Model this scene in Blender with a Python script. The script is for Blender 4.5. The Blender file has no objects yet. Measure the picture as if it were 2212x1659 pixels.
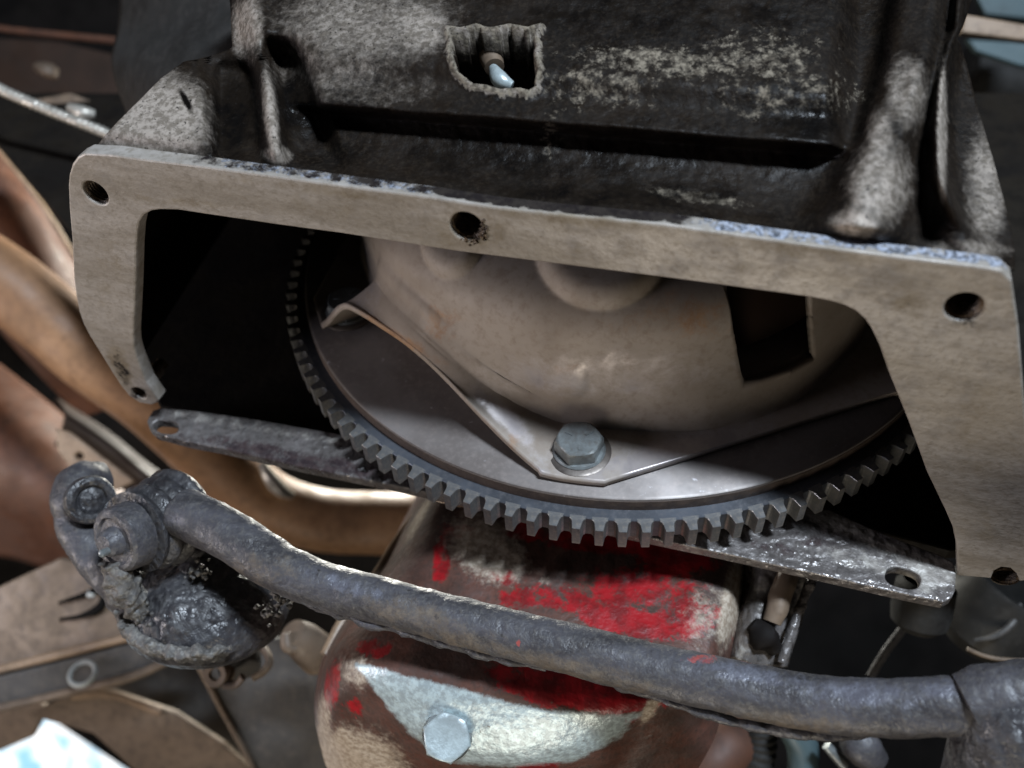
import bpy, bmesh, math, random
from mathutils import Vector, Matrix, noise
random.seed(7)
D = bpy.data
SC = bpy.context.scene
COL = SC.collection

# ------------------------------------------------------------------ camera
PITCH = math.radians(43.0)                     # looking up and forward under the car
CAM_LOC = Vector((0, 0, 0.12))
MC = Matrix.Translation(CAM_LOC) @ Matrix.Rotation(PITCH, 4, 'X')
F, CX, CY = 1916.0, 1106.0, 829.5              # pinhole measured on the photograph (2212 x 1659)
cam = D.cameras.new('camera')
cam.sensor_width = 36.0
cam.lens = 36.0 * F / 2212.0
cam.clip_start = 0.01
cam.clip_end = 50.0
cam.dof.use_dof = True
cam.dof.focus_distance = 0.31
cam.dof.aperture_fstop = 7.5
camo = D.objects.new('camera', cam)
COL.objects.link(camo)
camo.matrix_world = MC @ Matrix.Rotation(math.radians(90), 4, 'X')
SC.camera = camo

def W(x, y, z):
    """photographer's frame (x right, y away, z up) to world"""
    return MC @ Vector((x, y, z))
def WD(x, y, z):
    return MC.to_3x3() @ Vector((x, y, z))
def P(px, py, t):
    return W((px - CX) / F * t, t, -(py - CY) / F * t)
def proj(p):
    q = MC.inverted() @ Vector(p)
    return (CX + F * q.x / q.y, CY - F * q.z / q.y)
def onplane(px, py, p0, n):
    r = WD((px - CX) / F, 1, -(py - CY) / F)
    o = W(0, 0, 0)
    return o + r * ((p0 - o).dot(n) / r.dot(n))

# ------------------------------------------------------------------ world, lamps, exposure
wd = D.worlds.new('World'); SC.world = wd; wd.use_nodes = True
bg = wd.node_tree.nodes['Background']
bg.inputs[0].default_value = (0.62, 0.70, 0.85, 1); bg.inputs[1].default_value = 0.012

def lamp(name, loc, target, size, power, color, sizey=None):
    l = D.lights.new(name, 'AREA'); l.energy = power; l.color = color
    l.shape = 'RECTANGLE'; l.size = size; l.size_y = sizey or size
    o = D.objects.new(name, l); COL.objects.link(o)
    o.location = loc
    o.rotation_euler = (target - loc).to_track_quat('-Z', 'Y').to_euler()
    return o
lamp('daylight_behind_car', W(0.45, -0.92, 0.90), W(0.05, .33, 0.0), 0.30, 50, (0.76, 0.87, 1.0), 0.14)
lamp('daylight_left_side', W(-0.85, 0.08, -0.12), W(-0.10, .32, 0.0), 0.30, 3.0, (0.88, 0.86, 1.0), 0.25)
lamp('ground_bounce', W(-0.10, 0.00, -0.75), W(0.06, .30, 0.0), 0.35, 3.0, (1.0, 0.90, 0.74), 0.3)
lamp('daylight_under_left_sill', W(-1.1, 0.25, -0.25), W(-0.35, .62, 0.02), 0.4, 3.4, (1.0, 0.84, 0.64), 0.3)
lamp('daylight_through_engine_bay', W(-0.13, 1.02, 0.24), W(-0.30, .66, -0.1), 0.12, 8.0, (1.0, 0.98, 0.88), 0.12)

SC.view_settings.view_transform = 'Standard'
SC.view_settings.look = 'None'
SC.view_settings.exposure = -0.15
SC.view_settings.gamma = 1.0
SC.render.engine = 'CYCLES'
SC.cycles.use_denoising = True
SC.cycles.max_bounces = 4
SC.cycles.sample_clamp_indirect = 4.0

# ------------------------------------------------------------------ helpers: materials
def mat(name, c0, c1, c2=None, scale=40, fine=260, rough=(0.45, 0.75), metal=0.0, bump=0.3, bdist=0.001,
        layers=None, streak=None, spec=0.5, speck=None, lump=None, mott=.55, cfine=.7):
    """procedural worn metal: c0/c1 large mottling, c2 small speckle, layers = mesh masks (R, G, B) of paint, dust, grease or painted-in light"""
    m = D.materials.new(name); m.use_nodes = True
    nt = m.node_tree; N = nt.nodes; L = nt.links
    b = N['Principled BSDF']
    def nd(t, **k):
        n = N.new(t)
        for a, v in k.items():
            setattr(n, a, v)
        return n
    def val(sock, v):
        sock.default_value = v
    tc = nd('ShaderNodeTexCoord')
    src = tc.outputs['Object']
    if streak:
        mp = nd('ShaderNodeMapping'); L.new(src, mp.inputs[0])
        rot, sc = streak
        val(mp.inputs['Rotation'], rot); val(mp.inputs['Scale'], sc)
        s_src = mp.outputs[0]
    else:
        s_src = src
    def noi(s, sc, det=3, ro=0.6, dist=0.0):
        n = nd('ShaderNodeTexNoise'); L.new(s, n.inputs['Vector'])
        val(n.inputs['Scale'], sc); val(n.inputs['Detail'], det); val(n.inputs['Roughness'], ro); val(n.inputs['Distortion'], dist)
        return n.outputs['Fac']
    def ramp(fac, a, z):
        n = nd('ShaderNodeMapRange', interpolation_type='SMOOTHSTEP'); L.new(fac, n.inputs[0])
        val(n.inputs[1], a); val(n.inputs[2], z)
        return n.outputs[0]
    def mix(f, a, c):
        n = nd('ShaderNodeMix', data_type='RGBA')
        L.new(f, n.inputs[0])
        for sock, v in ((n.inputs[6], a), (n.inputs[7], c)):
            if isinstance(v, tuple): val(sock, v + (1,) if len(v) == 3 else v)
            else: L.new(v, sock)
        return n.outputs[2]
    def fmix(f, a, c):
        n = nd('ShaderNodeMix', data_type='FLOAT')
        L.new(f, n.inputs[0])
        for sock, v in ((n.inputs[2], a), (n.inputs[3], c)):
            if isinstance(v, (int, float)): val(sock, v)
            else: L.new(v, sock)
        return n.outputs[0]
    def math_(op, a, c):
        n = nd('ShaderNodeMath', operation=op)
        for sock, v in ((n.inputs[0], a), (n.inputs[1], c)):
            if isinstance(v, (int, float)): val(sock, v)
            else: L.new(v, sock)
        return n.outputs[0]
    big = noi(s_src, scale, 4, 0.62, 0.3)
    mid = noi(src, scale * 3.1, 3, 0.65)
    fin = noi(src, fine, 2, 0.7)
    col = mix(ramp(big, 0.36, 0.64), c0, c1)
    col = mix(math_('MULTIPLY', ramp(mid, 0.48, 0.72), mott), col, tuple(x * 0.5 for x in c0))
    if streak:
        mp2 = nd('ShaderNodeMapping'); L.new(s_src, mp2.inputs[0]); val(mp2.inputs['Scale'], (.5, 1.0, 1.0))
        br = noi(mp2.outputs[0], scale * 9, 2, 0.5)
        col = mix(math_('MULTIPLY', ramp(br, 0.40, 0.70), .16), col, tuple(x * .45 for x in c1))
    if c2:
        col = mix(math_('MULTIPLY', ramp(fin, 0.42, 0.78), cfine), col, c2)
    rg = fmix(ramp(mid, 0.35, 0.65), rough[0], rough[1])
    mt = None
    ht = math_('ADD', math_('MULTIPLY', mid, 0.7), math_('MULTIPLY', fin, 0.5))
    if lump:
        vo = nd('ShaderNodeTexVoronoi', feature='SMOOTH_F1'); L.new(src, vo.inputs['Vector']); val(vo.inputs['Scale'], lump)
        ht = math_('ADD', ht, math_('MULTIPLY', vo.outputs['Distance'], -0.9))
    mtv = metal
    if layers:
        at = nd('ShaderNodeAttribute', attribute_name='mask')
        sp = nd('ShaderNodeSeparateColor'); L.new(at.outputs['Color'], sp.inputs[0])
        for ch in ('Red', 'Green', 'Blue'):
            if ch not in layers: continue
            lc, lc2, lr, lm, soft, nsc = layers[ch][:6]
            amp = layers[ch][6] if len(layers[ch]) > 6 else 2.1
            brk = noi(src, nsc, 7, 0.76, 0.2)
            f = math_('ADD', sp.outputs[ch], math_('MULTIPLY', math_('SUBTRACT', brk, 0.5), amp))
            f = ramp(f, 0.5 - soft, 0.5 + soft)
            f = math_('MULTIPLY', f, ramp(sp.outputs[ch], 0.02, 0.12))
            lcol = mix(ramp(noi(src, nsc * 1.7, 3, 0.65), 0.38, 0.62), lc, lc2)
            col = mix(f, col, lcol)
            rg = fmix(f, rg, lr)
            mtv = fmix(f, mtv, lm)
    if speck:
        sc_, th, sclr, srg = speck
        f = ramp(noi(src, sc_, 3, 0.6), th - .03, th + 0.09)
        col = mix(f, col, sclr)
        rg = fmix(f, rg, srg)
    L.new(col, b.inputs['Base Color'])
    L.new(rg, b.inputs['Roughness'])
    if isinstance(mtv, (int, float)): val(b.inputs['Metallic'], mtv)
    else: L.new(mtv, b.inputs['Metallic'])
    val(b.inputs['Specular IOR Level'], spec)
    bp = nd('ShaderNodeBump'); val(bp.inputs['Strength'], bump); val(bp.inputs['Distance'], bdist)
    L.new(ht, bp.inputs['Height']); L.new(bp.outputs[0], b.inputs['Normal'])
    return m

M = {}
M['flange'] = mat('worn_aluminium_machined', (.35, .32, .29), (.255, .225, .19), (.18, .155, .125), scale=30, fine=420, mott=.48,
                  rough=(.45, .68), metal=.15, bump=.4, bdist=.0007, streak=((0, 0, 0.12), (0.22, 2.6, 1.4)),
                  layers={'Red': ((.15, .118, .078), (.22, .185, .135), .6, 0, .35, 90), 'Blue': ((.016, .013, .013), (.030, .025, .022), .22, 0, .2, 150), 'Green': ((.46, .50, .60), (.10, .11, .13), .28, .3, .25, 420, 2.6)},  # Green holds the bluish sky sheen painted on the ledge
                  speck=(330, .735, (.20, .17, .14), .6))
M['cast'] = mat('greasy_cast_aluminium', (.010, .0068, .0046), (.0045, .0032, .0024), (.022, .016, .011), scale=34, fine=620,
                rough=(.45, .75), metal=.0, bump=.6, bdist=.0008, spec=.12,
                layers={'Red': ((.32, .275, .235), (.16, .135, .11), .50, .08, .42, 260, 1.15),
                        'Green': ((.20, .17, .13), (.07, .058, .044), .8, 0, .22, 300, 2.6),
                        'Blue': ((.0035, .003, .0028), (.008, .006, .0045), .25, 0, .3, 60)},
                speck=(760, .63, (.010, .008, .007), .45))
M['cover'] = mat('dull_stamped_steel', (.30, .26, .225), (.235, .195, .16), (.21, .165, .13), scale=20, fine=300,
                 rough=(.58, .76), metal=.06, bump=.10, bdist=.0006, mott=.16,
                 layers={'Red': ((.23, .125, .065), (.30, .18, .10), .75, 0, .3, 70), 'Green': ((.42, .38, .37), (.33, .30, .30), .34, .5, .35, 50)})
M['flywheel'] = mat('smooth_flywheel_iron', (.20, .18, .17), (.145, .125, .115), (.22, .19, .175), scale=22, fine=420,
                    rough=(.42, .54), metal=.35, bump=.07, bdist=.0005, mott=.2, speck=(260, .69, (.37, .35, .36), .5))
M['gear'] = mat('dark_ring_gear_steel', (.105, .115, .135), (.075, .08, .092), (.14, .14, .15), scale=40, fine=420,
                rough=(.36, .50), metal=.6, bump=.08, bdist=.0004)
M['tooth'] = mat('worn_gear_tooth_steel', (.19, .19, .19), (.14, .14, .145), (.30, .27, .23), scale=60, fine=700,
                 rough=(.32, .48), metal=.6, bump=.08, bdist=.0004)
M['bolt'] = mat('zinc_plated_bolt', (.22, .245, .25), (.145, .155, .155), (.10, .085, .07), scale=90, fine=420, cfine=.5,
                rough=(.34, .52), metal=.45, bump=.25, bdist=.0005)
M['rustband'] = mat('brown_rusted_rim', (.085, .060, .047), (.060, .042, .033), (.11, .08, .06), scale=60, fine=500, rough=(.5, .7), metal=.1, bump=.2, mott=.2)
M['crust'] = mat('gritty_dirt_crust', (.115, .108, .10), (.060, .056, .054), (.24, .225, .20), scale=70, fine=520, rough=(.5, .85), metal=0, bump=.9, bdist=.0009, lump=520)
M['washer'] = mat('dull_washer_steel', (.15, .13, .115), (.10, .085, .075), None, scale=90, rough=(.35, .5), metal=.6, bump=.1)
M['plate'] = mat('oily_engine_plate', (.17, .155, .15), (.105, .095, .09), (.05, .045, .042), scale=45, fine=430,
                 rough=(.22, .5), metal=.25, bump=.8, bdist=.0012, lump=330,
                 layers={'Green': ((.34, .32, .29), (.23, .21, .19), .5, .1, .3, 120), 'Blue': ((.03, .022, .024), (.055, .04, .04), .15, 0, .25, 160)})
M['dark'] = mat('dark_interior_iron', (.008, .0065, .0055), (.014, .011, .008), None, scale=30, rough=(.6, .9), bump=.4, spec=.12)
M['bore'] = mat('rusty_thread', (.075, .045, .022), (.030, .02, .012), (.16, .11, .06), scale=160, fine=700, rough=(.35, .6), metal=.2, bump=.6)
M['pan'] = mat('red_painted_oil_pan', (.105, .045, .032), (.058, .033, .026), (.032, .021, .016), scale=34, fine=420,
               rough=(.38, .60), metal=.0, bump=.45, bdist=.0009,
               layers={'Red': ((.30, .008, .012), (.15, .008, .009), .38, 0, .10, 62, 1.9),
                       'Green': ((.46, .39, .31), (.27, .21, .155), .65, .0, .32, 260, 1.6),
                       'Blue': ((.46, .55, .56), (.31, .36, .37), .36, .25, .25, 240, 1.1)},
               speck=(420, .70, (.10, .075, .055), .5))
M['link'] = mat('grimy_forged_steel', (.066, .064, .073), (.034, .032, .035), (.10, .094, .088), scale=60, fine=620,
                rough=(.42, .70), metal=.05, bump=.9, bdist=.0008, speck=(300, .68, (.026, .023, .022), .5), streak=((0, -.25, -.1), (.45, 1.6, 1.6)),
                layers={'Red': ((.30, .06, .05), (.22, .05, .05), .5, 0, .1, 200), 'Green': ((.13, .105, .08), (.085, .066, .05), .7, 0, .35, 130, 2.4), 'Blue': ((.155, .16, .19), (.10, .10, .12), .36, .2, .3, 160, 2.2)})
M['grease'] = mat('greasy_dirt_crust', (.040, .039, .043), (.018, .017, .019), (.075, .072, .072), scale=60, fine=360,
                  rough=(.30, .65), metal=0, bump=.9, bdist=.0016, lump=260)
M['exhaust'] = mat('rusty_tan_exhaust', (.33, .185, .095), (.24, .125, .06), (.15, .075, .038), scale=13, fine=180,
                   rough=(.5, .68), metal=0.0, bump=.15, bdist=.001)
M['frame'] = mat('brown_frame_steel', (.135, .056, .030), (.080, .034, .020), (.05, .023, .015), scale=9, fine=120, rough=(.45, .7), bump=.2)
M['tan'] = mat('tan_primer_steel', (.30, .21, .14), (.22, .15, .095), (.15, .10, .065), scale=14, fine=160, rough=(.4, .6), bump=.2)
M['grey'] = mat('grey_chassis_steel', (.185, .135, .095), (.115, .082, .057), (.07, .05, .037), scale=15, fine=160, rough=(.45, .65), metal=.1, bump=.25)
M['darkgrey'] = mat('dark_chassis_steel', (.055, .052, .050), (.034, .031, .029), (.08, .07, .06), scale=16, fine=170, rough=(.45, .7), bump=.3)
M['black'] = mat('black_underbody', (.004, .0036, .0034), (.008, .0065, .006), None, scale=6, fine=90, rough=(.7, .9), bump=.3, spec=.12)
M['black2'] = mat('sooty_steel', (.022, .022, .021), (.014, .013, .012), (.03, .028, .026), scale=16, fine=170, rough=(.5, .75), bump=.3, spec=.3)
M['darkbrown'] = mat('dark_brown_steel', (.030, .016, .010), (.016, .009, .006), None, scale=9, fine=120, rough=(.5, .7), bump=.2, spec=.3)
M['teal'] = mat('teal_grey_paint', (.075, .115, .125), (.05, .08, .09), None, scale=12, rough=(.35, .5), bump=.1)
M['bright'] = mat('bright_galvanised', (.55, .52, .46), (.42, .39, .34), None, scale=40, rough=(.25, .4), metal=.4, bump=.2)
M['plug'] = mat('bare_plug_steel', (.42, .49, .50), (.33, .38, .39), (.26, .30, .30), scale=80, fine=500, rough=(.34, .5), metal=.3, bump=.2, mott=.3)
M['pale'] = mat('pale_plastic', (.42, .44, .42), (.34, .35, .34), None, scale=60, rough=(.4, .6), bump=.15)

# ------------------------------------------------------------------ helpers: meshes
def wpos(o):
    v = Vector((0, 0, 0))
    while o is not None:
        v += o.location; o = o.parent
    return v
def thing(name, label, cat, loc, group=None):
    o = D.objects.new(name, None); COL.objects.link(o)
    o.empty_display_size = .02
    o.location = loc; o['label'] = label; o['category'] = cat
    if group: o['group'] = group
    return o
def tag(o, label, cat, group=None):
    o['label'] = label; o['category'] = cat
    if group: o['group'] = group
    return o
def obj(name, verts, faces, m, parent=None, smooth=True, mask=None, sharp=None, loc=None):
    """one mesh object from world-space vertices; origin at its thing's base"""
    base = wpos(parent) if parent else (loc if loc is not None else sum((Vector(v) for v in verts), Vector()) / len(verts))
    me = D.meshes.new(name)
    me.from_pydata([Vector(v) - base for v in verts], [], faces)
    me.materials.append(M[m])
    if smooth:
        me.polygons.foreach_set('use_smooth', [True] * len(me.polygons))
    if mask:
        a = me.attributes.new('mask', 'FLOAT_COLOR', 'POINT')
        a.data.foreach_set('color', [x for k in mask for x in (k[0], k[1], k[2], 1.0)])
    bm = bmesh.new(); bm.from_mesh(me)
    bmesh.ops.recalc_face_normals(bm, faces=bm.faces)
    if sharp:
        for e in bm.edges:
            if len(e.link_faces) == 2 and e.calc_face_angle(0) > sharp: e.smooth = False
    bm.to_mesh(me); bm.free()
    o = D.objects.new(name, me); COL.objects.link(o)
    if parent: o.parent = parent
    else: o.location = base
    return o
def bevel(o, w, seg=2, ang=35):
    b = o.modifiers.new('bevel', 'BEVEL'); b.width = w; b.segments = seg; b.limit_method = 'ANGLE'; b.angle_limit = math.radians(ang)
    return o
def solid(o, th, off=-1):
    s = o.modifiers.new('solidify', 'SOLIDIFY'); s.thickness = th; s.offset = off
    return o
def fbm(p, sc, octv=4):
    p = Vector(p) * sc
    return sum(noise.noise(p * 2 ** i) / 2 ** i for i in range(octv))
def cr(a, b, c, d, t):
    return 0.5 * ((2 * b) + (c - a) * t + (2 * a - 5 * b + 4 * c - d) * t * t + (3 * b - a - 3 * c + d) * t ** 3)
def spline(pts, n):
    """n samples of a Catmull-Rom through pts (numbers or Vectors)"""
    out = []
    k = len(pts) - 1
    for i in range(n):
        u = i / (n - 1) * k; j = min(int(u), k - 1); t = u - j
        a = pts[j - 1] if j > 0 else 2 * pts[0] - pts[1]
        d = pts[j + 2] if j + 2 <= k else 2 * pts[k] - pts[k - 1]
        out.append(cr(a, pts[j], pts[j + 1], d, t))
    return out
def lin(tab, x):
    """piecewise linear table"""
    if x <= tab[0][0]: return tab[0][1]
    for (a, u), (b, v) in zip(tab, tab[1:]):
        if x <= b: return u + (v - u) * (x - a) / (b - a)
    return tab[-1][1]
def sm(a, b, x):
    t = max(0, min(1, (x - a) / (b - a))); return t * t * (3 - 2 * t)
def blob(px, py, L):
    """union of soft ellipses (cx, cy, rx, ry, value[, degrees])"""
    v = 0
    for q in L:
        cx, cy, rx, ry, h = q[:5]
        dx, dy = px - cx, py - cy
        if len(q) > 5:
            a = math.radians(q[5]); dx, dy = dx * math.cos(a) + dy * math.sin(a), -dx * math.sin(a) + dy * math.cos(a)
        d = math.hypot(dx / rx, dy / ry)
        v = max(v, h * (1 - sm(.25, 1.35, d)))
    return v
def grid_faces(nu, nv, closed=False):
    f = []
    for j in range(nv - 1):
        for i in range(nu if closed else nu - 1):
            k = (i + 1) % nu
            f.append((j * nu + i, j * nu + k, (j + 1) * nu + k, (j + 1) * nu + i))
    return f
def patch(name, rows, nu, nv, m, parent=None, rough=0, rs=60, thick=None, maskf=None, loc=None):
    """smooth sheet through a control grid of points (rows top to bottom)"""
    fine = [spline(r, nu) for r in rows]
    cols = [spline([r[i] for r in fine], nv) for i in range(nu)]
    vs = [cols[i][j] for j in range(nv) for i in range(nu)]
    mk = [maskf(*proj(v)) for v in vs] if maskf else None
    if rough:
        o0 = W(0, 0, 0)
        vs = [v + (o0 - v).normalized() * fbm(v, rs) * rough for v in vs]
    o = obj(name, vs, grid_faces(nu, nv), m, parent, mask=mk, loc=loc)
    if thick: solid(o, thick, 0)
    return o
def tube_data(pts, rad, seg=24, n=40, rough=0, rs=60, cap=True, flat=1.0, rings=None):
    ps = spline([Vector(p) for p in pts], n)
    rr = spline(list(rad), n) if isinstance(rad, (list, tuple)) else [rad] * n
    tg = [(ps[min(i + 1, n - 1)] - ps[max(i - 1, 0)]).normalized() for i in range(n)]
    ref = Vector((0.13, 0.31, 0.94))
    if abs(tg[0].dot(ref)) > .9: ref = Vector((1, 0, 0))
    u = (ref - tg[0] * ref.dot(tg[0])).normalized()
    vs, fs = [], []
    for i in range(n):
        u = (u - tg[i] * u.dot(tg[i])).normalized(); w = tg[i].cross(u)
        for k in range(seg):
            a = 2 * math.pi * k / seg
            d = u * math.cos(a) + w * math.sin(a) * flat
            r = rr[i] * (1 + (rings(i / (n - 1)) if rings else 0))
            if rough: r += rough * fbm(ps[i] + d * rr[i], rs)
            vs.append(ps[i] + d * r)
    fs = grid_faces(seg, n, True)
    if cap:
        for e, i in ((0, 0), (1, n - 1)):
            b = len(vs); rr_ = .6
            for k in range(seg):
                q = vs[i * seg + k]; vs.append(ps[i] + (q - ps[i]) * rr_ + tg[i] * (-1 if e == 0 else 1) * rr[i] * .06)
            for k in range(seg):
                k2 = (k + 1) % seg; fs.append((i * seg + k, i * seg + k2, b + k2, b + k))
            fs.append(tuple(b + k for k in range(seg)))
    return vs, fs
def tube(name, pts, rad, m, parent=None, **k):
    loc = k.pop('loc', None)
    vs, fs = tube_data(pts, rad, **k)
    return obj(name, vs, fs, m, parent, sharp=.9, loc=loc)
def lathe(name, prof, c, ax, m, parent=None, seg=48, rough=0, rs=80, loc=None, mask=None):
    """closed or open profile [(r, h)] turned about ax through c"""
    ax = Vector(ax).normalized()
    u = ax.orthogonal().normalized(); w = ax.cross(u)
    vs = []
    for r, h in prof:
        for k in range(seg):
            a = 2 * math.pi * k / seg
            d = u * math.cos(a) + w * math.sin(a)
            p = c + d * r + ax * h
            if rough: p = p + (d * .7 + ax * .7) * rough * fbm(p, rs)
            vs.append(p)
    return obj(name, vs, grid_faces(seg, len(prof), True), m, parent, sharp=.6, loc=loc, mask=mask)
def prism(name, out, n, th, m, parent=None, holes=(), bev=.0008, loc=None, maskf=None, sub=0):
    """flat piece with real holes: out = world points on a plane, thickness th away from n (n faces the viewer)"""
    p0 = sum((Vector(p) for p in out), Vector()) / len(out)
    n = Vector(n).normalized()
    e1 = WD(1, 0, 0); e1 = (e1 - n * e1.dot(n)).normalized(); e2 = n.cross(e1)
    cu = D.curves.new(name, 'CURVE'); cu.dimensions = '2D'; cu.fill_mode = 'BOTH'
    for loop in [out] + list(holes):
        s = cu.splines.new('POLY'); s.points.add(len(loop) - 1); s.use_cyclic_u = True
        for q, p in zip(s.points, loop):
            d = Vector(p) - p0; q.co = (d.dot(e1), d.dot(e2), 0, 1)
    cu.extrude = th / 2 - bev; cu.bevel_depth = bev; cu.bevel_resolution = 1; cu.offset = -bev
    to = D.objects.new(name, cu); COL.objects.link(to)
    dg = bpy.context.evaluated_depsgraph_get()
    me = D.meshes.new_from_object(to.evaluated_get(dg))
    D.objects.remove(to)
    R = Matrix((e1, e2, n)).transposed()
    base = wpos(parent) if parent else (loc if loc is not None else p0)
    if sub:
        bm = bmesh.new(); bm.from_mesh(me)
        bmesh.ops.remove_doubles(bm, verts=bm.verts, dist=1e-6)
        for _ in range(8):
            es = [e for e in bm.edges if e.calc_length() > sub]
            if not es: break
            bmesh.ops.subdivide_edges(bm, edges=es, cuts=1)
            bmesh.ops.triangulate(bm, faces=bm.faces[:])
        bm.to_mesh(me); bm.free()
    vs = []
    for v in me.vertices:
        p = R @ v.co + p0 - n * (th / 2)
        vs.append(p.copy()); v.co = p - base
    me.materials.clear(); me.materials.append(M[m])
    if maskf:
        a = me.attributes.new('mask', 'FLOAT_COLOR', 'POINT')
        a.data.foreach_set('color', [x for p in vs for x in maskf(*proj(p)) + (1.0,)])
    me.polygons.foreach_set('use_smooth', [False] * len(me.polygons))
    o = D.objects.new(name, me); COL.objects.link(o)
    if parent: o.parent = parent
    else: o.location = base
    return o
def circle(c, n, r, k=28):
    n = Vector(n).normalized(); u = n.orthogonal().normalized(); w = n.cross(u)
    return [c + (u * math.cos(2 * math.pi * i / k) + w * math.sin(2 * math.pi * i / k)) * r for i in range(k)]
def hexhead(name, c, ax, r, h, m, parent, rot=0, marks=False):
    ax = Vector(ax).normalized(); u = ax.orthogonal().normalized(); u = Matrix.Rotation(rot, 3, ax) @ u; w = ax.cross(u)
    vs, fs = [], []
    prof = [(r, 0), (r, h * .78), (r * .93, h * .93), (r * .84, h), (r * .70, h * 1.0), (r * .66, h * .985)]
    K = 36
    for q, (rr, hh) in enumerate(prof):
        for k in range(K):
            a = 2 * math.pi * k / K
            s = a % (math.pi / 3) - math.pi / 6
            hexr = rr * math.cos(math.pi / 6) / math.cos(s)
            mixv = (0, 0, .55, 1, 1, 1)[q]
            R_ = hexr * (1 - mixv) + rr * .985 * mixv
            vs.append(c + (u * math.cos(a) + w * math.sin(a)) * R_ + ax * hh)
    fs = grid_faces(K, len(prof), True)
    fs.append(tuple(range((len(prof) - 1) * K, len(prof) * K)))
    o = obj(name, vs, fs, m, parent, sharp=.5)
    if marks:
        for k in range(3):
            a = 2 * math.pi * k / 3 + .4
            d = u * math.cos(a) + w * math.sin(a); e = ax.cross(d)
            vv = []
            for x, y in ((.30, -.04), (.62, -.04), (.62, .04), (.30, .04)):
                vv.append(c + d * r * x + e * r * y + ax * (h * .98))
            vv += [v + ax * h * .05 for v in vv]
            obj('grade_mark', vv, [(0, 1, 5, 4), (1, 2, 6, 5), (2, 3, 7, 6), (3, 0, 4, 7), (4, 5, 6, 7)], m, o, smooth=False)
    return o

# ------------------------------------------------------------------ measured frame of the engine
C0 = W(0.05098, 0.42491, 0.06723)              # centre of the flywheel face
NA = WD(-.04829, -.72633, .68565).normalized() # crank axis, towards the gearbox
UP = WD(.04549, .68414, .72793).normalized()   # up in the car
LF = UP.cross(NA).normalized()
if LF.dot(WD(-1, 0, 0)) < 0: LF = -LF          # towards image left
def polar(r, deg, h):
    a = math.radians(deg)
    return C0 + (LF * math.sin(a) - UP * math.cos(a)) * r + NA * h

# flange plane of the open inspection hole
_L, _R, _T = P(330, 870, .385), P(2165, 1235, .3145), P(1005, 490, .270)
FN = (_R - _L).cross(_T - _L).normalized()
if FN.dot(W(0, 0, 0) - _T) < 0: FN = -FN
def FP(px, py): return onplane(px, py, _T, FN)

# ------------------------------------------------------------------ setting: dark underbody and the daylight beyond
under = obj('underbody', [P(-1400, -1500, 1.25), P(3600, -1500, 1.25), P(3600, 3200, 1.25), P(420, 3200, 1.25), P(330, 1700, 1.25), P(60, 1520, 1.25), P(-1400, 1480, 1.25)],
            [(0, 1, 2, 3, 4, 5, 6)], 'black', smooth=False)
under['kind'] = 'structure'
sky = obj('sky', [P(-1500, 1000, 6), P(1500, 1000, 6), P(1500, 2600, 6), P(-1500, 2600, 6)], [(0, 1, 2, 3)], 'black', smooth=False)
sky['kind'] = 'structure'
sm_ = D.materials.new('daylight_sky'); sm_.use_nodes = True
nt = sm_.node_tree; nt.nodes.clear()
out = nt.nodes.new('ShaderNodeOutputMaterial'); em = nt.nodes.new('ShaderNodeEmission')
tcn = nt.nodes.new('ShaderNodeTexCoord'); nz = nt.nodes.new('ShaderNodeTexNoise'); nz.inputs['Scale'].default_value = 5.0; nz.inputs['Detail'].default_value = 4
rp = nt.nodes.new('ShaderNodeValToRGB')
rp.color_ramp.elements[0].position = .40; rp.color_ramp.elements[0].color = (.30, .58, .78, 1)
pk = rp.color_ramp.elements.new(.66); pk.color = (1, .80, .66, 1)
rp.color_ramp.elements[1].position = .55; rp.color_ramp.elements[1].color = (1, 1, 1, 1)
nt.links.new(tcn.outputs['Object'], nz.inputs['Vector']); nt.links.new(nz.outputs['Fac'], rp.inputs[0])
nt.links.new(rp.outputs[0], em.inputs[0]); em.inputs[1].default_value = 1.6
nt.links.new(em.outputs[0], out.inputs[0])
sky.data.materials.clear(); sky.data.materials.append(sm_)

# ------------------------------------------------------------------ bell housing
bell = thing('bell_housing', 'cast aluminium bell housing with flat open inspection flange and greasy upper case', 'housing', FP(1180, 520) + UP * .05)
outer = [(182, 331), (240, 334), (303, 343), (437, 359), (583, 379), (691, 394), (778, 406), (946, 428), (1056, 446), (1202, 463), (1434, 485), (1617, 511),
         (1799, 537), (1981, 560), (2130, 578), (2164, 585), (2186, 606), (2200, 700), (2213, 860), (2232, 1100), (2240, 1254),
         (2202, 1256), (2196, 1240), (2182, 1228), (2164, 1226), (2148, 1234), (2141, 1250), (2067, 1244)]
inner = [(2066, 1180), (2058, 1140), (2043, 1105), (2003, 1022), (1963, 912), (1919, 803), (1900, 748), (1883, 712), (1868, 690), (1849, 673), (1825, 661), (1799, 653),
         (1744, 642), (1562, 617), (1434, 600), (1165, 566), (983, 543), (837, 520), (740, 505), (600, 486), (450, 464), (385, 454), (346, 453), (326, 456), (310, 465), (301, 479), (297, 498),
         (294, 540), (293, 605), (291, 660), (288, 728), (290, 752), (296, 774), (317, 826), (343, 864)]
tip = [(340, 870), (328, 875), (303, 871), (279, 856), (262, 835), (241, 803), (215, 760), (193, 725), (180, 700), (171, 675), (164, 640), (159, 600), (155, 518), (149, 450),
       (147, 400), (149, 376), (156, 354), (167, 339)]
opts = [FP(*p) for p in outer + inner + tip]
holes_px = [(206, 417, .0046), (1008, 490, .0052), (2083, 664, .0049), (301, 849, .0032)]
hl = [circle(FP(x, y), FN, r, 26) for x, y, r in holes_px]
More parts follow.
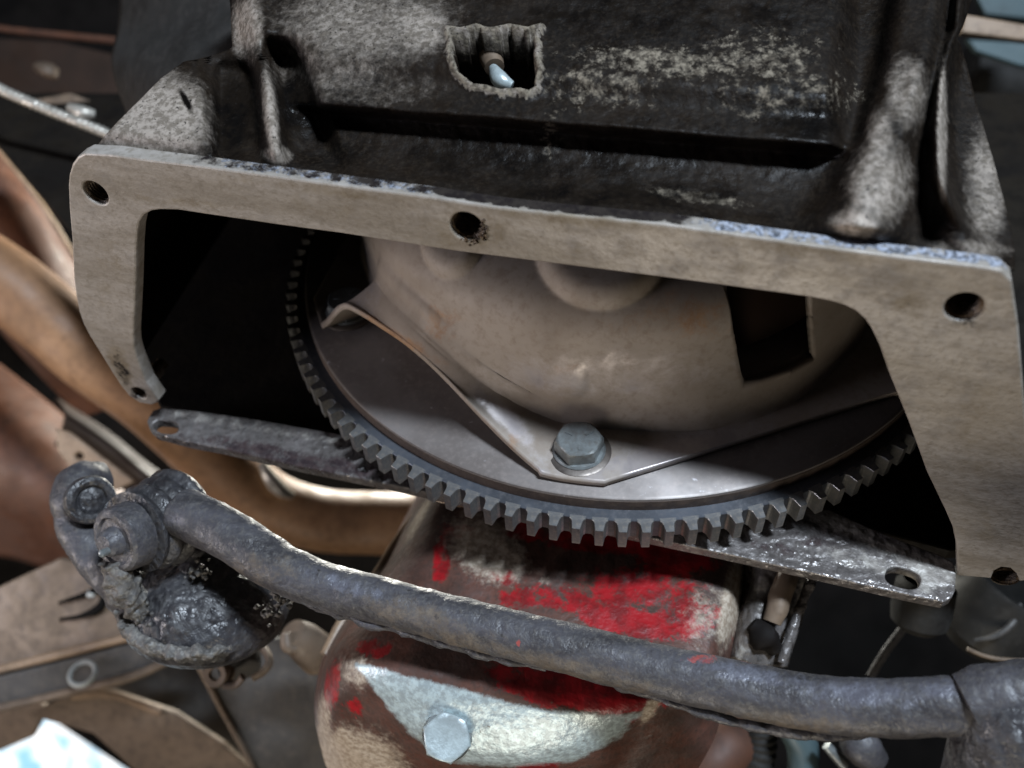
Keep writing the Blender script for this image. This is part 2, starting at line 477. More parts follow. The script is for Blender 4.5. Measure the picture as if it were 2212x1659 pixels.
def flange_mask(px, py):
    red = blob(px, py, [(1010, 500, 110, 60, .55), (700, 410, 260, 16, .5, 7), (1300, 480, 300, 18, .55, 6), (1750, 545, 300, 18, .5, 7), (420, 440, 200, 12, .42, 5), (1950, 1010, 30, 200, .45, -22), (700, 450, 200, 22, .33, 8), (230, 600, 50, 120, .30), (2120, 900, 70, 200, .30), (1600, 575, 180, 24, .33, 8), (1975, 655, 60, 46, .62), (262, 790, 26, 60, .95, -25), (1350, 545, 200, 26, .3), (1930, 940, 40, 90, .5, -20), (2130, 1130, 20, 60, .45), (480, 395, 12, 40, .4, -50), (2085, 670, 80, 60, .42)])
    blu = blob(px, py, [(1030, 500, 34, 34, .62), (2090, 675, 44, 44, .55), (262, 800, 15, 52, .66, -22), (300, 850, 34, 26, .5), (1960, 660, 34, 34, .35), (1930, 930, 22, 70, .30, -20)])
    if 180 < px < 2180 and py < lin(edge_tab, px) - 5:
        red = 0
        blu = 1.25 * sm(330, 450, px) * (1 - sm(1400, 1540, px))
        return (0.0, .60 * sm(1440, 1560, px) + .46 * sm(430, 520, px) * (1 - sm(900, 1000, px)), blu if px > 950 else blu * .45)  # ledge strip: sky sheen goes into the metal colour through the green channel
    return (red, 0.0, blu)
edge_tab = [(p[0], p[1]) for p in outer[:16]]
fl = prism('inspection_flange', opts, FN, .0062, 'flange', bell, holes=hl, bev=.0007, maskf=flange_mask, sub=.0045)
for x, y, r in holes_px + [(2172, 1250, .0046)]:
    c = FP(x, y)
    prof = []
    for k in range(26):
        prof.append((r * (1.02 if k % 2 == 0 else .90), -.0012 - k * .0006))
    prof += [(r * .85, -.019), (.0003, -.020)]
    prof = [(r * 1.02, -.0004)] + prof
    ob = lathe('threaded_hole', prof, c, FN, 'bore', bell, seg=26)
# crust of dirt chipped round the middle bolt hole
vs, fs = [], []
for k in range(46):
    a = random.uniform(-2.0, .6); rr = random.uniform(.0046, .0068)
    e1_ = (WD(1, 0, 0) - FN * WD(1, 0, 0).dot(FN)).normalized()
    c = FP(1008, 490) + e1_ * rr * math.cos(a) + FN.cross(e1_) * rr * math.sin(a) * (1 if FN.cross(e1_).dot(NA) > 0 else -1) + FN * .0002
    s = random.uniform(.0003, .0009)
    b = len(vs)
    for d in ((1, 0, 0), (-1, 0, 0), (0, 1, 0), (0, -1, 0), (0, 0, 1), (0, 0, -1)):
        vs.append(c + Vector(d) * s * random.uniform(.6, 1.3))
    fs += [(b, b + 2, b + 4), (b + 2, b + 1, b + 4), (b + 1, b + 3, b + 4), (b + 3, b, b + 4), (b + 2, b, b + 5), (b + 1, b + 2, b + 5), (b + 3, b + 1, b + 5), (b, b + 3, b + 5)]
crust = obj('rust_crumbs', vs, fs, 'bore', bell, smooth=False); crust['kind'] = 'stuff'

# upper case wall of the bell: rises from the back of the flange, with ribs, pockets and a square window
EDG = (FP(1981, 560) - FP(303, 343)).normalized()
WU = (UP * 1.0 + NA * .22).normalized(); WU = (WU - EDG * WU.dot(EDG)).normalized()
QN = EDG.cross(WU).normalized()
if QN.dot(W(0, 0, 0) - _T) < 0: QN = -QN
W0 = FP(1100, 452) - FN * .0057 - QN * .0022
edge_tab = [(p[0], p[1]) for p in outer[:16]]
xl = [(-160, 470), (-60, 488), (0, 497), (85, 502), (100, 470), (120, 398), (157, 348), (255, 257), (325, 199), (345, 176), (700, 160)]
xr = [(-160, 2125), (-60, 2112), (0, 2101), (58, 2081), (88, 2067), (100, 2077), (237, 2112), (346, 2145), (485, 2183), (547, 2192), (700, 2196)]
RIB = [(-160, 500), (55, 540), (182, 576), (310, 592), (420, 598)]
BUT = [(-160, 2010), (130, 1962), (300, 1915), (480, 1852), (600, 1830)]
FIN = [(-160, 2085), (60, 2068), (95, 2053), (180, 2034), (280, 2024), (380, 2030), (470, 2064), (540, 2110), (620, 2150)]
def case_relief(x, y):
    h = 0.0
    step = 235 + (x - 690) * 95 / 1160
    right = sm(1780, 1860, x)
    left = 1 - sm(600, 700, x)
    mid = (1 - right) * (1 - left)
    h += mid * (.0072 * (1 - sm(step - 16, step + 12, y)) + .004 * (1 - sm(step - 130, step - 60, y)))
    eb = lin(edge_tab, x)
    h += mid * -.004 * math.sin(math.pi * max(0, min(1, (y - step) / max(40, eb - step))))
    # left side: wing panel, pocket, rib
    xr_ = lin(RIB, y)
    h += .0075 * math.exp(-((x - xr_) / 26) ** 2) * (1 - .3 * sm(250, 380, y)) * (1 if x < 900 else 0)
    wing = 1 - sm(430, 468, x + (y - 240) * -.12)
    h += left * wing * .0050 * sm(60, 130, y)
    pocket_r = sm(xr_ + 8, xr_ + 40, x) * (1 - sm(600 + (y - 60) * .40, 640 + (y - 60) * .40, x)) * sm(70, 130, y)
    h -= .0045 * pocket_r
    h += (1 - mid) * (1 - right) * .010 * (1 - sm(60, 140, y)) * sm(xr_ - 10, xr_ + 40, x)
    pl = sm(455, 480, x) * (1 - sm(xr_ - 40, xr_ - 8, x)) * sm(115, 160, y)
    h -= .0045 * pl
    # right buttress
    xb = lin(BUT, y); wb = 62 + 50 * sm(300, 520, y)
    h += .013 * math.exp(-((x - xb) / wb) ** 4) * (1 - .35 * sm(380, 560, y))
    # fin and the hollow panel beyond it
    xf = lin(FIN, y)
    h += .010 * math.exp(-((x - xf) / 15) ** 2) * (1 - sm(430, 520, y))
    h += .004 * math.exp(-((x - xf + 20) / 40) ** 2)
    h -= .004 * sm(xf + 6, xf + 40, x) * right
    return h * (1 - .93 * sm(eb - 60, eb - 4, y))
HOLE = [(966, 66), (974, 92), (971, 112), (979, 140), (986, 163), (1003, 178), (1022, 192), (1046, 195), (1085, 204), (1120, 200), (1140, 207), (1160, 198), (1161, 172), (1168, 150), (1160, 128), (1164, 104), (1157, 84), (1170, 62), (1140, 70), (1100, 62), (1060, 71), (1030, 62), (996, 70)]
def inside(x, y, poly):
    r = False; j = len(poly) - 1
    for i in range(len(poly)):
        (a, b), (c, d) = poly[i], poly[j]
        if (b > y) != (d > y) and x < (c - a) * (y - b) / (d - b) + a: r = not r
        j = i
    return r
def pdist(x, y, poly):
    m_ = 1e9
    for (a, b), (c, d) in zip(poly, poly[1:] + poly[:1]):
        t = max(0, min(1, ((x - a) * (c - a) + (y - b) * (d - b)) / ((c - a) ** 2 + (d - b) ** 2)))
        m_ = min(m_, math.hypot(x - a - t * (c - a), y - b - t * (d - b)))
    return m_
def case_mask(x, y):
    red = blob(x, y, [(330, 260, 150, 130, 1.0), (535, 60, 45, 90, .85), (585, 250, 20, 130, .9, -6), (600, 335, 40, 25, .8), (790, 50, 260, 120, .60), (720, 140, 200, 110, .46), (905, 60, 90, 80, .72),
                      (1900, 400, 90, 130, .72, 10), (1960, 200, 60, 110, .60), (1850, 480, 70, 40, .8), (2130, 400, 60, 190, .62), (2035, 280, 14, 190, .95), (2090, 540, 120, 30, .6), (820, 190, 200, 60, .35),
                      (1900, 300, 40, 90, .65)])
    grn = blob(x, y, [(1450, 135, 270, 40, .54, 3), (1640, 130, 180, 80, .42), (1500, 425, 150, 16, .62, 8), (1700, 200, 200, 70, .38), (1300, 190, 160, 60, .4), (1190, 280, 30, 90, .35)])
    d = pdist(x, y, HOLE)
    if d < 9: red = max(red, .66); grn = max(grn, .6)
    blu = blob(x, y, [(1450, 30, 480, 60, .5), (1250, 330, 600, 80, .55), (500, 250, 55, 110, .85), (645, 220, 45, 110, .85), (1750, 300, 110, 110, .6), (1300, 420, 500, 40, .6), (520, 110, 60, 30, .5), (2040, 480, 60, 30, .3), (400, 215, 10, 36, .9, -28)])
    return (max(0, red - .14) * 1.18, grn, blu)
nu, nv = 330, 130
vs, mk, px_ = [], [], []
for j in range(nv):
    for i in range(nu):
        a = i / (nu - 1); v = j / (nv - 1)
        # bottom row follows the flange edge, top row lies above the picture
        xg = 165 + a * (2192 - 165)
        yb = lin(edge_tab, xg) - 3
        y = -150 + (yb + 150) * (v ** .9)
        x0, x1 = lin(xl, y), lin(xr, y)
        x = x0 + a * (x1 - x0)
        yb = lin(edge_tab, x) - 3
        y = -150 + (yb + 150) * (v ** .9)
        p = onplane(x, y, W0, QN)
        h = case_relief(x, y)
        d = pdist(x, y, HOLE) if 930 < x < 1210 and 20 < y < 240 else 99
        ins = d < 99 and inside(x, y, HOLE)
        p = onplane(x, y, W0 + QN * h, QN)
        if d < 12: h_rim = .0022 * (1 - d / 12)
        else: h_rim = 0
        ro_ = .10 + .90 * (1 - blob(x, y, [(320, 250, 150, 130, 1), (2130, 380, 90, 220, 1)]))
        ro_ *= 1 - .8 * sm(lin(edge_tab, x) - 40, lin(edge_tab, x), y)
        p = p + QN * (h_rim + ro_ * (.00035 * fbm(p, 60, 3) + .00034 * fbm(p, 380, 3)))
        vs.append(p); mk.append(case_mask(x, y)); px_.append((x, y, ins))
fs = [f for f in grid_faces(nu, nv) if not all(px_[k][2] for k in f)]
# returns: thickness along the free edges, and the walls of the window
def skirt(loop, depth):
    b = len(vs)
    for k in loop:
        vs.append(vs[k] - QN * depth + UP * depth * .4); mk.append(mk[k])
    for q in range(len(loop) - 1):
        fs.append((loop[q], loop[q + 1], b + q + 1, b + q))
skirt([j * nu for j in range(nv)], .035)
skirt([j * nu + nu - 1 for j in range(nv)], .035)
edges = {}
for f in fs[:]:
    for q in range(4):
        e = (f[q], f[(q + 1) % 4]); edges[tuple(sorted(e))] = edges.get(tuple(sorted(e)), 0) + 1
win = [e for e, n_ in edges.items() if n_ == 1 and all(px_[k][0] > 940 and px_[k][0] < 1200 and 40 < px_[k][1] < 225 for k in e if k < len(px_)) and max(e) < len(px_)]
mp = {}
for a, b in win:
    for k in (a, b):
        if k not in mp:
            mp[k] = len(vs); vs.append(vs[k] - QN * .016); mk.append((.1, .0, .5))
    fs.append((a, b, mp[b], mp[a]))
case = obj('upper_case', vs, fs, 'cast', bell, mask=mk)
# dark chamber behind the window and the inside of the bell
obj('window_chamber', [onplane(x, y, W0 - QN * .0175, QN) for x, y in ((930, 30), (1210, 30), (1210, 250), (930, 250))], [(0, 1, 2, 3)], 'bore', bell, smooth=False)
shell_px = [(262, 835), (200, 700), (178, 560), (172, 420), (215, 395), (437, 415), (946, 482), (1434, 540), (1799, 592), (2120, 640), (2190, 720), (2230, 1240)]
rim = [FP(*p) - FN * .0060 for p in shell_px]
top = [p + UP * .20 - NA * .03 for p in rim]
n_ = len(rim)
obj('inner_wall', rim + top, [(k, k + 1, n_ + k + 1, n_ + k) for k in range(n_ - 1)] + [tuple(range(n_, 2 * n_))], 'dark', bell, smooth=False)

# clutch release lever end seen through the square window
rel = thing('release_lever', 'clutch release lever end with a painted pale highlight inside the square case window', 'lever', P(1070, 140, .33))
zc = lambda x, y, d: onplane(x, y, W0 - QN * (d - .0060), QN)
tube('lever_arm', [zc(1036, 60, .011), zc(1056, 110, .0065), zc(1068, 146, .0055)], [.0042, .0044, .0034], 'grey', rel, n=16, seg=16)
tube('lever_highlight', [zc(1066, 148, .0035), zc(1080, 172, .0010), zc(1106, 186, .0020)], [.0016, .0028, .0016], 'plug', rel, n=14, seg=14)  # pale crescent end, the highlight is put into its shape and colour

# ------------------------------------------------------------------ flywheel with ring gear
fw = thing('flywheel', 'smooth grey flywheel disc with toothed ring gear behind the clutch cover', 'flywheel', C0)
lathe('flywheel_face', [(.040, -.022), (.040, 0), (.1488, 0), (.1498, -.0006), (.150, -.0012), (.150, -.0225), (.040, -.022)], C0, NA, 'flywheel', fw, seg=220)
lathe('rim_band', [(.1480, -.0014), (.1502, -.0014), (.1503, -.0040), (.1502, -.0068), (.1480, -.0068)], C0, NA, 'rustband', fw, seg=220)
rg = lathe('ring_gear', [(.1496, -.0064), (.1549, -.0064), (.1551, -.0066), (.1551, -.0160), (.1549, -.0162), (.1496, -.0162)], C0, NA, 'gear', fw, seg=236)
NT = 118
pitch = 2 * math.pi / NT
tv = []
prof = [(.1540, .40), (.1553, .36), (.1559, .28), (.1568, .235), (.1590, .195), (.1600, .175)]
ph0 = math.radians(-0.124 + 1.525)
secs = [(-.0064, .0), (-.0066, 1), (-.0158, 1), (-.0162, .0)]
for hh, s in secs:
    loop = [(r, w) for r, w in prof] + [(r, -w) for r, w in reversed(prof)]
    for r, w in loop:
        if s == 0: w *= .93; r -= .00012 if r > .159 else 0
        a = w * pitch
        tv.append((LF * math.sin(a) - UP * math.cos(a)) * r + NA * hh)
K = 12
tf = [(i * K + k, i * K + (k + 1) % K, (i + 1) * K + (k + 1) % K, (i + 1) * K + k) for i in range(3) for k in range(K)] + [tuple(range(K)), tuple(range(3 * K, 4 * K))]
t0 = obj('tooth', [v + C0 for v in tv], tf, 'tooth', rg, smooth=False)
for k in range(NT):
    o = t0 if k == 0 else t0.copy()
    if k:
        COL.objects.link(o); o.parent = rg
    ang = ph0 + k * pitch
    R3 = Matrix.Rotation(ang, 3, NA)
    if k == 0:
        s_ = (R3 @ (-UP)).dot(LF); SG = 1 if s_ > 0 else -1
    o.matrix_basis = Matrix.Rotation(SG * ang, 3, NA).to_4x4()

# ------------------------------------------------------------------ clutch cover
cc = thing('clutch_cover', 'stamped steel clutch cover with scalloped bolt ears and rectangular window', 'clutch', polar(0, 0, .03))
EAR = 8.6
def sector(th):
    k = math.floor((th - EAR) / 60); return k, (th - EAR) - 60 * k
def edge_rh(th):
    k, f = sector(th)
    g = min(f, 60 - f)
    chord = .1445 * math.cos(math.radians(25)) / math.cos(math.radians(max(-25, min(25, f - 30))))
    r = min(.1455, chord)
    if g < 5: r = .1453
    if k % 2 == 0:                       # arched sectors
        h = .0255 * (.85 * sm(1, 37, f) + .15 * max(0, min(1, (f - 5) / 40))) * (1 - sm(47, 58, f))
        r -= .0020 * sm(5, 30, f) * (1 - sm(42, 56, f))
    else:
        h = 0.0
    return r, h + .0012
def cover_prof(th):
    r, h = edge_rh(th)
    g_ = sector(th)[1]; g_ = min(g_, 60 - g_)
    rf = .1200 + .0034 * sm(4, 24, g_)
    rw = rf - .1205
    fl_ = [(r, h), (r * .7 + rf * .3, h + .0002), (rf + .0008, h + .0007 + h * .16), (.1187 + rw, h + .0032 + h * .16), (.1172 + rw * .8, h + .0105)]
    h2 = max(h + .0140, .020)
    return fl_ + [(.1165 + rw * .5, h2), (.1155, max(.040, h2 + .0035)), (.1130, .0510), (.1055, .0575), (.0900, .0615), (.0650, .0640), (.0420, .0630)]
NTH, NPR = 720, 66
ths = [EAR - 180 + 360 * k / NTH for k in range(NTH)]
vs, info = [], []
def cover_mask(x, y):
    red = blob(x, y, [(860, 730, 110, 22, .75, 27), (960, 700, 60, 50, .45), (1230, 790, 40, 20, .5), (1450, 680, 160, 60, .38), (1110, 960, 22, 30, .55)])
    grn = blob(x, y, [(1480, 985, 230, 50, .85, -14), (1290, 800, 330, 60, .52), (1080, 900, 120, 26, .72, 45), (800, 640, 60, 50, .5), (1190, 1010, 60, 50, .45)])  # brighter metal, with the light on ear and lower wall painted in
    return (red, grn, 0.0)
rows = []
for th in ths:
    pr = cover_prof(th)
    rs_ = spline([q[0] for q in pr], NPR); hs_ = spline([q[1] for q in pr], NPR)
    rows.append(list(zip(rs_, hs_)))
def boss(x, y, cx, cy, rx, ry):
    return 1 - sm(.70, 1.08, math.hypot((x - cx) / rx, (y - cy) / ry))
mk = []
for j in range(NPR):
    for i in range(NTH):
        r, h = rows[i][j]
        p = polar(r, ths[i], h)
        x, y = proj(p)
        if abs(ths[i]) < 110 and j > 14:
            d = (polar(1, ths[i], 0) - C0).normalized()
            nn = (d * .75 + NA * .65).normalized()
            b_ = .0060 * boss(x, y, 1300, 545, 135, 118) * sm(1060, 1160, x) + .0035 * boss(x, y, 985, 520, 62, 78) + .0010 * boss(x, y, 1222, 812, 52, 44)
            b_ += .00030 * fbm(p, 26, 3)
            p = p + nn * b_
        vs.append(p); mk.append(cover_mask(x, y))
        info.append((ths[i], j))
WIN = [(1560, 560), (1566, 640), (1580, 720), (1597, 818), (1640, 812), (1700, 792), (1748, 768), (1742, 700), (1735, 560)]
pxs = [proj(v) for v in vs]
fs = []
for f in grid_faces(NTH, NPR, True):
    c = [sum(pxs[k][q] for k in f) / 4 for q in (0, 1)]
    if f[0] // NTH > 12 and -70 < info[f[0]][0] < -5 and inside(c[0], c[1], WIN): continue
    fs.append(f)
ecount = {}
for f in fs:
    for q in range(4):
        e = tuple(sorted((f[q], f[(q + 1) % 4]))); ecount[e] = ecount.get(e, 0) + 1
for k in {k for e, n_ in ecount.items() if n_ == 1 for k in e if 13 * NTH <= k < (NPR - 2) * NTH}:
    x, y = pxs[k]; best = None
    for (a, b), (c, d) in zip(WIN, WIN[1:] + WIN[:1]):
        t = max(0, min(1, ((x - a) * (c - a) + (y - b) * (d - b)) / ((c - a) ** 2 + (d - b) ** 2)))
        qx, qy = a + t * (c - a), b + t * (d - b); dd = math.hypot(x - qx, y - qy)
        if best is None or dd < best[0]: best = (dd, qx, qy)
    if best[0] < 12:
        dep = (MC.inverted() @ vs[k]).y
        vs[k] = P(best[1], best[2], dep)
body = obj('cover_shell', vs, fs, 'cover', cc, mask=mk)
solid(body, .0026, -1)
# pressure plate ring inside the cover, its rim shows under the arches and in the window
lathe('pressure_plate', [(.060, .004), (.1165, .004), (.1185, .0065), (.1185, .0160), (.1150, .019), (.085, .0205), (.060, .0205)], C0, NA, 'cover', cc, seg=120)
lathe('friction_disc', [(.050, .0), (.1150, .0003), (.1150, .0036), (.050, .0036)], C0, NA, 'frame', cc, seg=90)
lathe('diaphragm', [(.030, .058), (.070, .0565), (.092, .052), (.103, .040), (.106, .026), (.100, .024), (.030, .046)], C0, NA, 'darkbrown', cc, seg=80)
for k in (0, 1):
    a = EAR + 60 * k + (.0 if k == 0 else -1.5)
    c = polar(.1318, a, .0042)
    wsh = lathe('washer', [(.0050, 0), (.0122, 0), (.0125, .0004), (.0125, .0012), (.0118, .0016), (.0050, .0016)], c - NA * .0014, NA, 'washer', cc, seg=40)
    bt = hexhead('bolt', c + NA * .0002, NA, .0094, .0068, 'bolt', cc, rot=.35 + k * .5, marks=True)
    lathe('bolt_flange', [(.0100, 0), (.0101, .0006), (.0094, .0013), (.0060, .0014)], c, NA, 'bolt', bt, seg=40)

# ------------------------------------------------------------------ engine plate below the flywheel
EP0 = C0 - NA * .0235
ep = lambda x, y, d=0: onplane(x, y, EP0 - NA * d, NA)
bar_px = [(322, 898), (330, 886), (345, 881), (420, 886), (560, 906), (740, 938), (900, 968), (1200, 1030), (1500, 1070), (1700, 1092), (1790, 1100), (1880, 1140), (1960, 1172), (2030, 1198), (2058, 1212), (2066, 1232),
          (2064, 1275), (2056, 1291), (2038, 1300), (1960, 1284), (1780, 1243), (1560, 1194), (1300, 1140), (1100, 1102), (860, 1050), (640, 1005), (480, 968), (400, 953), (345, 938), (322, 924), (317, 910)]
def slot(cx, cy, a, b, rot):
    r = math.radians(rot); o_ = []
    for k in range(24):
        t = 2 * math.pi * k / 24
        u, w = a * math.copysign(abs(math.cos(t)) ** .7, math.cos(t)), b * math.copysign(abs(math.sin(t)) ** .8, math.sin(t))
        o_.append(ep(cx + u * math.cos(r) - w * math.sin(r), cy + u * math.sin(r) + w * math.cos(r)))
    return o_
def plate_mask(x, y):
    up = (x - 330) * .205 + 905
    grn = blob(x, y, [(1800, 1120, 110, 30, .75, 22), (1930, 1190, 110, 22, .7, 22), (2010, 1240, 70, 50, .75), (1880, 1215, 160, 30, .5, 14), (500, 915, 180, 16, .45, 10), (700, 950, 140, 14, .45, 12)])
    blu = blob(x, y, [(600, 985, 260, 26, .7, 12), (760, 1010, 160, 24, .7, 12), (1680, 1190, 110, 22, .5, 14), (1760, 1170, 90, 20, .5, 14)])
    return (0.0, grn, blu)
pl = prism('engine_plate', [ep(*p) for p in bar_px], NA, .0050, 'plate', None, holes=[slot(358, 922, 27, 14, 6), slot(1951, 1248, 39, 21, 14)], bev=.0007, maskf=plate_mask, sub=.004)
tag(pl, 'oily engine plate strip with slotted end holes running behind the ring gear', 'plate')
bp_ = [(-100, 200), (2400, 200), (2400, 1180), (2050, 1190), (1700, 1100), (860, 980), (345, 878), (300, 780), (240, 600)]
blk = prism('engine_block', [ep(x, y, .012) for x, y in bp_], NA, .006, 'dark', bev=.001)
tag(blk, 'dark rear face of the engine block inside the open housing', 'engine')

# ------------------------------------------------------------------ oil pan
pan = thing('oil_pan', 'red painted oil pan with worn bare metal and a hex drain plug', 'oil pan', P(1150, 1450, .40))
hp = lambda x, y, d: onplane(x, y, C0 - NA * d, NA)      # on a wall parallel to the flywheel, d in front of it
def prow(l): return [hp(*q) for q in l]
rows_ = [
    prow([(905, 1060, .115), (938, 1080, .062), (1000, 1096, .052), (1150, 1112, .050), (1300, 1130, .050), (1450, 1150, .050), (1560, 1172, .050), (1602, 1185, .056), (1632, 1190, .085)]),
    prow([(868, 1130, .115), (915, 1140, .062), (1000, 1156, .051), (1150, 1170, .049), (1300, 1185, .049), (1450, 1205, .049), (1552, 1225, .049), (1596, 1240, .055), (1624, 1245, .085)]),
    prow([(812, 1238, .115), (868, 1232, .062), (970, 1238, .050), (1130, 1252, .048), (1290, 1268, .048), (1430, 1285, .048), (1535, 1305, .048), (1582, 1325, .055), (1612, 1330, .085)]),
    prow([(742, 1330, .115), (800, 1330, .064), (900, 1340, .050), (1080, 1352, .047), (1260, 1370, .047), (1400, 1388, .047), (1505, 1408, .048), (1552, 1430, .056), (1588, 1440, .085)]),
    prow([(700, 1412, .115), (735, 1408, .068), (830, 1420, .051), (1020, 1438, .046), (1220, 1460, .046), (1370, 1478, .047), (1455, 1500, .049), (1500, 1522, .058), (1560, 1540, .085)]),
    prow([(682, 1490, .118), (712, 1470, .074), (800, 1446, .053), (1000, 1478, .047), (1200, 1508, .047), (1345, 1520, .048), (1418, 1528, .052), (1470, 1548, .062), (1545, 1590, .088)]),
    prow([(680, 1550, .125), (708, 1545, .086), (800, 1500, .061), (950, 1535, .056), (1150, 1562, .055), (1300, 1566, .056), (1385, 1562, .061), (1440, 1590, .072), (1520, 1640, .095)]),
    prow([(692, 1610, .14), (735, 1612, .104), (840, 1590, .080), (960, 1625, .074), (1130, 1640, .072), (1270, 1632, .073), (1350, 1620, .078), (1400, 1640, .086), (1490, 1690, .11)]),
    prow([(712, 1670, .16), (775, 1680, .128), (880, 1668, .108), (1000, 1690, .100), (1140, 1695, .098), (1270, 1690, .099), (1330, 1690, .102), (1380, 1710, .110), (1465, 1750, .13)]),
    prow([(770, 1760, .20), (840, 1770, .17), (930, 1770, .155), (1030, 1780, .150), (1150, 1785, .148), (1260, 1785, .149), (1320, 1785, .15), (1370, 1795, .155), (1440, 1810, .17)]),
]
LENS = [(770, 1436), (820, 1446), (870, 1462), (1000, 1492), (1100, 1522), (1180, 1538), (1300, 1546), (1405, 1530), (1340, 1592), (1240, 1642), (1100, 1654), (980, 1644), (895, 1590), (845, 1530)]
def pan_mask(x, y):
    red = blob(x, y, [(1400, 1290, 270, 125, .60, 6), (1350, 1340, 130, 44, .85, 8), (1290, 1172, 240, 34, .72, 6), (1450, 1225, 130, 50, .66), (1130, 1148, 70, 30, .8), (1150, 1290, 120, 50, .52), (958, 1200, 30, 95, .66, 8), (1260, 1490, 220, 56, 1.0, 6), (820, 1400, 60, 30, .5),
                      (1120, 1445, 110, 44, .62), (1000, 1150, 60, 26, .6), (716, 1485, 30, 90, .56, 8), (760, 1540, 40, 60, .46), (1290, 1568, 130, 20, .62, -12), (745, 1575, 30, 30, .45), (1190, 1655, 100, 18, .6), (1080, 1250, 60, 30, .5)])
    if 1040 < x < 1260: red *= 1 - .55 * blob(x, y, [(1330, 1215, 110, 24, 1)])
    grn = blob(x, y, [(1050, 1185, 115, 75, .80, 30), (1580, 1300, 32, 120, .95, 12), (1520, 1330, 60, 90, .42, 12), (770, 1450, 50, 46, .6, 30), (770, 1655, 130, 90, 1.1, 20), (700, 1560, 20, 80, .75), (1405, 1530, 18, 44, .8, 35),
                      (905, 1120, 12, 80, .7, 30), (1150, 1240, 80, 40, .3)])
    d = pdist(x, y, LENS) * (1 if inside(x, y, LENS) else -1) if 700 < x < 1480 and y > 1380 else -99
    blu = max(0, min(1.15, .62 + d / 22)) * (1 - .5 * sm(1220, 1400, x))  # bare metal facet, its cyan sky sheen is also put into the colour
    return (red, grn, blu)
patch('pan_shell', rows_, 190, 190, 'pan', pan, rough=.0006, rs=70, maskf=pan_mask)
# rolled left rim of the pan
tube('pan_rim', [hp(925, 1082, .100), hp(872, 1150, .104), hp(815, 1240, .106), hp(745, 1335, .106), hp(702, 1415, .108)], .0026, 'tan', pan, n=40, seg=12, rough=.0004)
# drain plug
dc = hp(966, 1590, .0615)
dn = (W(0, 0, 0) - dc).normalized() * .8 + NA * .25 + (-UP) * .25
db = lathe('drain_boss', [(.0090, -.008), (.0094, -.002), (.0088, -.0004), (.0040, 0)], dc, dn, 'bolt', pan, seg=36)
hexhead('drain_plug', dc + dn.normalized() * -.0003, dn, .0094, .0046, 'plug', pan, rot=.9)

# sump rail bracket right of the pan
brk = thing('pan_rail_bracket', 'stained ribbed bracket with a dark notch beside the pan', 'bracket', P(1680, 1330, .40))
patch('bracket_web', [[P(1612, 1212, .375), P(1640, 1218, .360), P(1680, 1224, .358), P(1760, 1240, .364)], [P(1592, 1310, .370), P(1622, 1312, .355), P(1655, 1318, .352), P(1730, 1330, .36)], [P(1560, 1420, .365), P(1595, 1425, .35), P(1630, 1435, .348), P(1695, 1440, .355)]], 30, 40, 'plate', brk, rough=.002, rs=90, thick=.003,
      maskf=lambda x, y: (0, blob(x, y, [(1640, 1290, 18, 70, .6, 12), (1600, 1400, 30, 40, .6), (1725, 1290, 14, 90, .55, 18)]), blob(x, y, [(1610, 1290, 18, 90, .7, 12)])))
tube('bracket_rib', [P(1705, 1232, .352), P(1686, 1290, .348), P(1668, 1345, .346)], [.0038, .0044, .0036], 'grey', brk, n=20, seg=14, rough=.0006, rs=120)
tube('bracket_flange', [P(1760, 1236, .356), P(1722, 1330, .350), P(1688, 1432, .346)], [.0018, .0022, .0020], 'plate', brk, n=30, seg=10, rough=.0008, rs=140)
tube('bracket_notch', [P(1622, 1350, .3475), P(1648, 1374, .3465), P(1676, 1402, .3475)], [.0030, .0056, .0030], 'black', brk, n=20, seg=14, rough=.0016, rs=160)

# ------------------------------------------------------------------ steering link crossing in front
lk = thing('steering_link', 'grimy bent steel steering rod crossing in front of the red pan', 'steering rod', P(1200, 1400, .30))
ctr = [(395, 1105, .352), (500, 1158, .342), (605, 1226, .334), (700, 1264, .329), (808, 1293, .324), (1011, 1347, .314), (1265, 1410, .302), (1468, 1459, .292), (1728, 1513, .278), (1900, 1529, .268), (2060, 1525, .260), (2230, 1518, .254)]
def lk_mask(x, y):
    return (blob(x, y, [(1520, 1425, 60, 14, .55), (1600, 1430, 40, 14, .4), (1120, 1390, 6, 10, .7)]), blob(x, y, [(900, 1330, 160, 40, .5, 14), (1260, 1450, 200, 30, .55, 14), (560, 1230, 90, 40, .45), (1680, 1560, 200, 30, .55, 5), (1000, 1390, 200, 24, .5, 14)]),
            blob(x, y, [(1620, 1455, 170, 30, .6, 12), (1850, 1500, 170, 34, .6, 5), (2040, 1490, 60, 26, .7), (760, 1270, 120, 26, .45, 16)]))
vs, fs = tube_data([P(*q) for q in ctr], [.0098, .0096, .0092, .0086, .0084, .0084, .0086, .0085, .0087, .0086, .0084, .0084], seg=56, n=520, rough=.00042, rs=130)
obj('rod', vs, fs, 'link', lk, mask=[lk_mask(*proj(v)) for v in vs])
# crusted ledge of dirt along the underside
for seg_ in ([(640, 1296, .331), (760, 1333, .325), (900, 1372, .318), (1020, 1403, .312), (1180, 1446, .305)], [(1300, 1474, .299), (1420, 1504, .293), (1520, 1540, .288), (1640, 1572, .282), (1760, 1584, .276), (1900, 1590, .270)]):
    tube('dirt_ridge', [P(*q) for q in seg_], [.0010, .0020, .0016, .0022, .0010], 'link', lk, n=70, seg=12, rough=.0011, rs=170)
